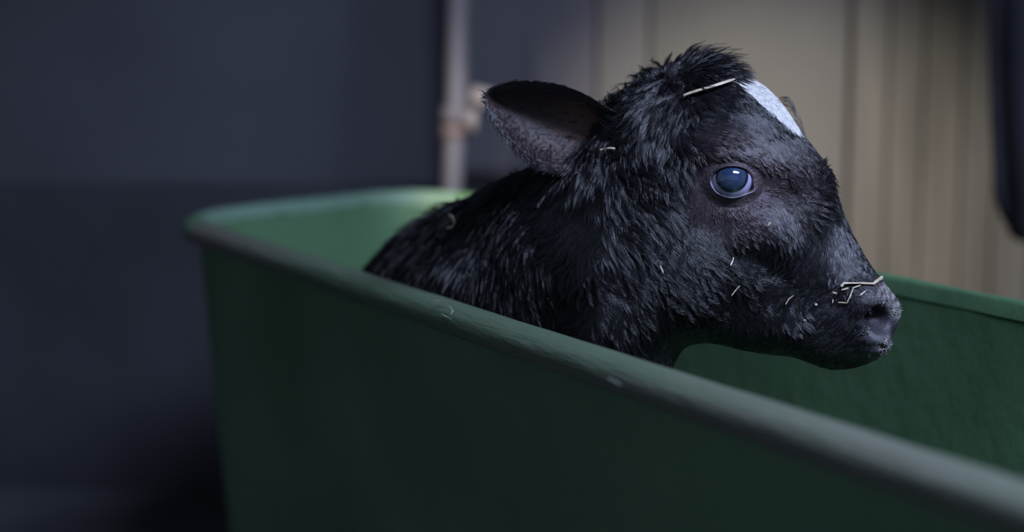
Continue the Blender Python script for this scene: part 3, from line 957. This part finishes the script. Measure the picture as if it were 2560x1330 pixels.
def body_fur():
    m = MODEL[:n0]
    wgt = np.ones(n0)
    wz = BV[:, 2]
    wgt *= np.clip((wz - 0.50) / 0.05, 0.02, 1)
    wgt *= np.where(m[:, 2] < -40, 0.35, 1.0)
    wgt *= np.where(((SX[:n0] - 1832) / 63) ** 2 + ((SY[:n0] - 447) / 54) ** 2 < 1, 0.0, 1.0)
    wgt *= np.where((SX[:n0] > 2175) & (SY[:n0] > 690), 0.0, 1.0)
    for layer in ('under', 'over'):
        NCL = 15000 if layer == 'under' else 13500
        P, Mo, tri, w = sample_surface(BV, Q, Vm, NCL, wgt)
        N = (VN[tri] * w[:, :, None]).sum(1); N /= np.linalg.norm(N, axis=1)[:, None]
        npos = warp(Mo[:, 0], Mo[:, 1], np.abs(Mo[:, 2]))
        sx, sy = to_px(npos)
        fl = flow(sx, sy)
        long_ = 0.8 if layer == 'under' else 2.0
        ln = fl[:, 2] / 1000 * rng.uniform(0.7, 1.3, NCL) * long_
        ang = soft_noise(P) * 0.24 + rng.normal(size=NCL) * 0.08
        ang *= np.clip(fl[:, 2] / 12, 0.3, 1.2)
        dx = fl[:, 0] * np.cos(ang) - fl[:, 1] * np.sin(ang); dy = fl[:, 0] * np.sin(ang) + fl[:, 1] * np.cos(ang)
        eps = 3.0
        q1 = warp(Mo[:, 0] + dx * eps, Mo[:, 1] + dy * eps, Mo[:, 2])
        q0 = warp(Mo[:, 0], Mo[:, 1], Mo[:, 2])
        T = q1 - q0
        T -= N * (T * N).sum(1)[:, None]
        T /= np.linalg.norm(T, axis=1)[:, None] + 1e-9
        npt = 11
        lift = fl[:, 3] * rng.uniform(0.5, 1.5, NCL) * (0.8 if layer == 'under' else 0.6)
        amp = ln * 0.065 * rng.uniform(0.4, 1.5, NCL)
        ph = soft_noise(P * 0.5) * 1.2 + rng.normal(size=NCL) * 0.3
        nw = np.clip(1.6 + 0.35 * soft_noise(P * 0.7 + 3.0), 0.8, 2.4)
        G = wave_pts(P, T, N, ln, lift, npt, amp, ph, nw)
        hug = np.clip((0.11 - fl[:, 3]) / 0.06, 0, 1) * 5.0 * (np.abs(sx - 1830) < 130) * (sy < 380)     # flat wet hair follows the domed forehead
        G -= N[:, None, :] * (hug[:, None] * (ln[:, None] * np.linspace(0, 1, npt)[None, :]) ** 2)[:, :, None]
        white = inpoly(BLAZE, sx, sy) & (np.abs(Mo[:, 2]) < 110)
        ed = np.sqrt(((sx - 1860) / 150) ** 2 + ((sy - 455) / 122) ** 2)
        brown = np.clip(1.35 - ed, 0, 1)
        for nm, sel, mat, r0 in ((layer, ~white, M['fur'], 0.00016), ('blaze', white, M['fur_white'], 0.00016)):
            kids = (6 if layer == 'under' else 15) if nm != 'blaze' else 10
            g = G[sel]
            if nm == 'blaze':
                if layer == 'over': g = P[sel][:, None, :] + (g - P[sel][:, None, :]) * 0.4
            sp = np.clip(ln[sel] * (0.10 if layer == 'under' else 0.085), 0.0004, 0.0021)
            H = clumped(g, N[sel], kids, sp, 0.30 if layer == 'under' else 0.10, npt)
            t = np.linspace(0, 1, npt)
            rad = r0 * (1 - 0.75 * t ** 2)[None, :] * rng.uniform(0.7, 1.3, len(H))[:, None]
            acc = FUR['blaze' if nm == 'blaze' else 'coat']
            acc.append((H, rad, np.repeat(brown[sel], kids)))

FUR = {'coat': [], 'blaze': []}
LOCKS = [  # single wisps that stand out from the outline: path in the profile, lateral offset
    ([(1668, 190), (1662, 165), (1672, 145), (1684, 130)], 20), ([(1660, 190), (1648, 170), (1634, 168), (1624, 174)], 40), ([(1705, 180), (1700, 160), (1708, 146), (1716, 143)], 0),
    ([(1720, 180), (1716, 150), (1726, 128), (1744, 121)], 10), ([(1728, 175), (1726, 150), (1738, 136), (1752, 138)], -10), ([(1690, 185), (1686, 160), (1690, 150)], 60),
    ([(1775, 175), (1782, 150), (1804, 143), (1818, 156)], 0), ([(1800, 175), (1815, 150), (1838, 152), (1840, 168)], -15), ([(1830, 185), (1850, 160), (1880, 172), (1892, 190)], -10),
    ([(1845, 190), (1868, 178), (1885, 186), (1895, 198)], 15), ([(1620, 215), (1606, 205), (1604, 192)], 50), ([(1600, 230), (1588, 215), (1590, 202)], 60), ([(1580, 250), (1566, 238), (1562, 226)], 70),
    ([(1640, 200), (1625, 190), (1618, 180)], 60), ([(1755, 170), (1765, 148), (1782, 142)], 30), ([(1565, 262), (1552, 250), (1556, 238)], 80),
    ([(1950, 250), (1968, 245), (1978, 262), (1986, 282)], -40), ([(1975, 290), (1992, 300), (2002, 325), (2012, 345)], -30), ([(1960, 262), (1978, 272), (1990, 300)], -50), ([(1990, 310), (2008, 335), (2020, 365)], -10),
    ([(1302, 455), (1292, 440), (1290, 425), (1284, 414)], 0), ([(1316, 450), (1306, 436), (1300, 428)], 10), ([(1010, 615), (994, 606), (982, 604)], 0), ([(1006, 622), (990, 616), (984, 592)], 10),
    ([(1110, 548), (1096, 540), (1086, 546)], 0), ([(1180, 515), (1164, 506), (1150, 510)], 0), ([(1240, 485), (1226, 474), (1212, 480)], 0), ([(1060, 575), (1046, 566), (1036, 574)], 0), ([(1345, 430), (1338, 416), (1345, 408)], 20),
    ([(1612, 300), (1580, 282), (1550, 262), (1526, 246)], 118), ([(1615, 318), (1588, 300), (1560, 280), (1540, 262)], 128), ([(1612, 335), (1590, 322), (1568, 300)], 135), ([(1620, 345), (1600, 350), (1580, 372)], 140), ([(1595, 290), (1560, 262), (1520, 240), (1490, 225)], 110),
    ([(1610, 380), (1585, 392), (1550, 400)], 138), ([(1620, 365), (1600, 378), (1575, 398)], 142),
    ]
def wisps():
    npt = 11
    for rep_ in range(3):
        for path, c in LOCKS:
            p = np.array(path, float)
            tt = np.linspace(0, len(p) - 1, npt)
            q = np.stack([np.interp(tt, range(len(p)), p[:, k]) for k in (0, 1)], 1)
            for _ in range(2):
                q[1:-1] = 0.25 * q[:-2] + 0.5 * q[1:-1] + 0.25 * q[2:]
            off = rng.normal(size=2) * 9 * (rep_ > 0)
            sc = 1.0 if rep_ == 0 else rng.uniform(0.5, 0.9)
            q = q[:1] + (q - q[:1]) * sc + off
            g = warp(q[:, 0], q[:, 1], np.full(npt, c + rng.normal() * 25 * (rep_ > 0)))
            nrm_ = -FW[None, :]
            if c < 0 and rep_ > 0: continue
            H = clumped(g[None], nrm_, 26 if c >= 0 else 12, np.array([0.0026 if rep_ == 0 else 0.002]), 0.08, npt)
            t = np.linspace(0, 1, npt)
            rad = 0.00018 * (1 - 0.75 * t ** 2)[None, :] * rng.uniform(0.7, 1.3, len(H))[:, None]
            FUR['coat'].append((H, rad, np.zeros(len(H))))

def ear_fur():
    out = []
    for (V, Qd, Md, off, cd, dens) in ((EV1, Q1, E1, n0, C1, 1.0), (EV2, Q2, E2, n0 + n1, C2, 0.5)):
        side = 1 if off == n0 else -1
        edge_t = np.tile(np.abs(np.linspace(-1, 1, 25)), 80)
        wgt = np.where(cd == 0, 1.0, 0.0) + np.where((cd == 1) & (edge_t > 0.72), 1.6, 0.0) + np.where((cd == 1) & (np.tile(np.linspace(-1, 1, 25), 80) < -0.25), 0.9, 0.0) + np.where(cd == 1, 0.05, 0)
        n = int(4200 * dens)
        P, Mo, tri, w = sample_surface(V, Qd, Md, n, wgt)
        N = (VN[tri + off] * w[:, :, None]).sum(1); N /= np.linalg.norm(N, axis=1)[:, None]
        cen = V[cd == 1].mean(0)
        inn = cd[tri].mean(1) > 0.5
        # inner face looks towards the opening, outer face away from it
        Lv = lateral(np.array([1450.0]), D_head)[0] * side
        sgn = np.sign((N * Lv).sum(1)); want = np.where(inn, 1, -1)
        N = N * np.where(sgn == 0, 1, sgn * want)[:, None]
        tt = (np.tile(np.linspace(-1, 1, 25), 80)[tri] * w).sum(1)
        # along the ear to the tip, outwards over the edges
        dx = np.where(tt > 0, -0.9, -0.35); dy = np.where(tt > 0, -0.30 * tt, 0.95 * -tt)
        dx = dx + rng.normal(size=n) * 0.2; dy = dy + rng.normal(size=n) * 0.2
        q1 = warp(Mo[:, 0] + dx * 3, Mo[:, 1] + dy * 3, Mo[:, 2], D_head); q0 = warp(Mo[:, 0], Mo[:, 1], Mo[:, 2], D_head)
        T = q1 - q0; T -= N * (T * N).sum(1)[:, None] * 0.9
        T /= np.linalg.norm(T, axis=1)[:, None] + 1e-9
        ln = rng.uniform(0.005, 0.011, n) * np.where(tt < -0.2, 1.3, 0.9)
        G = wave_pts(P, T, N, ln, rng.uniform(0.05, 0.3, n), 8, ln * 0.07, rng.uniform(0, 6, n), rng.uniform(0.6, 1.2, n))
        H = clumped(G, N, 6, np.full(n, 0.0007), 0.25, 8)
        out.append(H)
    H = np.concatenate(out)
    t = np.linspace(0, 1, 8)
    rad = 0.00013 * (1 - 0.8 * t ** 2)[None, :] * rng.uniform(0.7, 1.3, len(H))[:, None]
    curves_obj('ear_hair', H, rad, np.full(len(H), 0.15), M['fur'], calf)

body_fur()
wisps()
for nm, mat in (('coat', M['fur']), ('blaze', M['fur_white'])):
    curves_obj(nm, np.concatenate([f[0] for f in FUR[nm]]), np.concatenate([f[1] for f in FUR[nm]]), np.concatenate([f[2] for f in FUR[nm]]), mat, calf)
ear_fur()

# ------------------------------------------------------------------ straw, flecks
def straw(name, pts, width, label, flat=0.35, lift=0.0012, cat='straw', mat='straw', group=None):
    W3, Nv = [], None
    for (x, y) in pts:
        p, n = on_calf(x, y, lift)
        if p is None:
            if W3:
                p = Vector(at(x, y, (np.array(W3[-1]) - CAM) @ FW)); n = Nv
            else:
                continue
        W3.append(p); Nv = n
    # resample finely for a slightly uneven stalk
    path, rads = [], []
    for i in range(len(W3) - 1):
        for k in range(4):
            path.append(W3[i].lerp(W3[i + 1], k / 4))
    path.append(W3[-1])
    r = width / PXM / 2
    rads = [r * (0.85 + 0.3 * random.random()) for _ in path]
    rads[0] *= 0.6; rads[-1] *= 0.5
    V, Fc = tube_mesh(path, rads, 6, flat, Nv)
    o = mesh_obj(name, V, Fc, M[mat], None, False)
    return tag(o, label, cat, group)
straw('straw_stalk', [(1716, 247), (1745, 238), (1790, 226), (1834, 212)], 11, 'thick cream straw stalk lying across the forelock on the forehead', lift=0.006)
straw('straw_stalk', [(2104, 718), (2112, 710), (2150, 712), (2180, 714), (2196, 700), (2207, 691)], 7.5, 'longest bent straw lying over the top of the muzzle', lift=0.0025)
straw('straw_stalk', [(2152, 716), (2134, 722), (2127, 742), (2119, 757), (2097, 756)], 3.6, 'thin crooked straw forking down the side of the muzzle', lift=0.002)
straw('straw_stalk', [(2105, 726), (2123, 722)], 4, 'short straw bit just below the long muzzle straw', lift=0.002)
straw('straw_stalk', [(2082, 731), (2094, 734)], 4, 'tiny pale straw bit farthest from the nostril on the muzzle', lift=0.002)
straw('straw_stalk', [(2084, 747), (2082, 758)], 3, 'tiny upright straw sliver beside the crooked muzzle straw', lift=0.002)
straw('straw_stalk', [(2150, 740), (2164, 729)], 3.6, 'short slanting straw sliver above the nostril', lift=0.002)
straw('straw_stalk', [(1820, 666), (1828, 652), (1831, 641)], 3.6, 'short upright straw caught in the cheek fur below the eye', lift=0.0065)
straw('straw_stalk', [(1825, 733), (1836, 719), (1846, 709)], 3.4, 'thin slanting straw low on the cheek above the jaw', lift=0.0065)
straw('straw_stalk', [(1654, 664), (1662, 682)], 4, 'short straw bit caught in the fur at the back of the jaw', lift=0.0065)
straw('straw_stalk', [(1966, 760), (1974, 746), (1986, 738)], 3, 'fine curved straw on the side of the mouth', lift=0.0065)
straw('straw_stalk', [(1514, 388), (1530, 381), (1552, 381)], 5, 'pale straw lying on the lower edge of the ear', lift=0.010)
straw('chaff_fleck', [(2037, 761), (2044, 762)], 6, 'small white fleck on the side of the muzzle', lift=0.001, cat='fleck')
straw('chaff_fleck', [(1918, 566), (1924, 558)], 5, 'small white fleck on the fur under the eye corner', lift=0.006, cat='fleck')
straw('chaff_fleck', [(2009, 800), (2014, 801)], 4, 'tiny pale fleck low on the side of the mouth', lift=0.001, cat='fleck')
straw('wood_shaving', [(1137, 583), (1150, 582), (1157, 570), (1152, 556), (1142, 552)], 7, 'curled brown wood shaving stuck on the calf neck', lift=0.010, cat='shaving')

def froth():
    """dried froth and chaff stuck on the nose tip and the lips"""
    V, Fc = [], []
    spots = [((2215, 722), (22, 26), 60), ((2238, 770), (14, 24), 60), ((2205, 752), (16, 10), 36), ((2216, 866), (16, 18), 120), ((2192, 893), (20, 9), 80), ((2165, 830), (14, 10), 16)]
    for (cx, cy), (sx_, sy_), n in spots:
        for _ in range(n):
            x = cx + random.gauss(0, sx_ * 0.55); y = cy + random.gauss(0, sy_ * 0.55)
            p, nn = on_calf(x, y, 0.0004)
            if p is None: continue
            L = random.uniform(0.0003, 0.0013); a = random.uniform(0, 3.14)
            t1 = nn.orthogonal().normalized(); t2 = nn.cross(t1)
            dv = t1 * math.cos(a) + t2 * math.sin(a)
            v2, f2 = tube_mesh([p - dv * L, p + nn * random.uniform(0, 0.0015), p + dv * L], [0.00015, random.uniform(0.0002, 0.0006), 0.00015], 5, 0.5, nn)
            o = len(V)
            V += v2; Fc += [tuple(i + o for i in f) for f in f2]
    o = mesh_obj('dried_froth', V, Fc, M['crust'], calf)
    keep_world(o)
    o['kind'] = 'stuff'
froth()
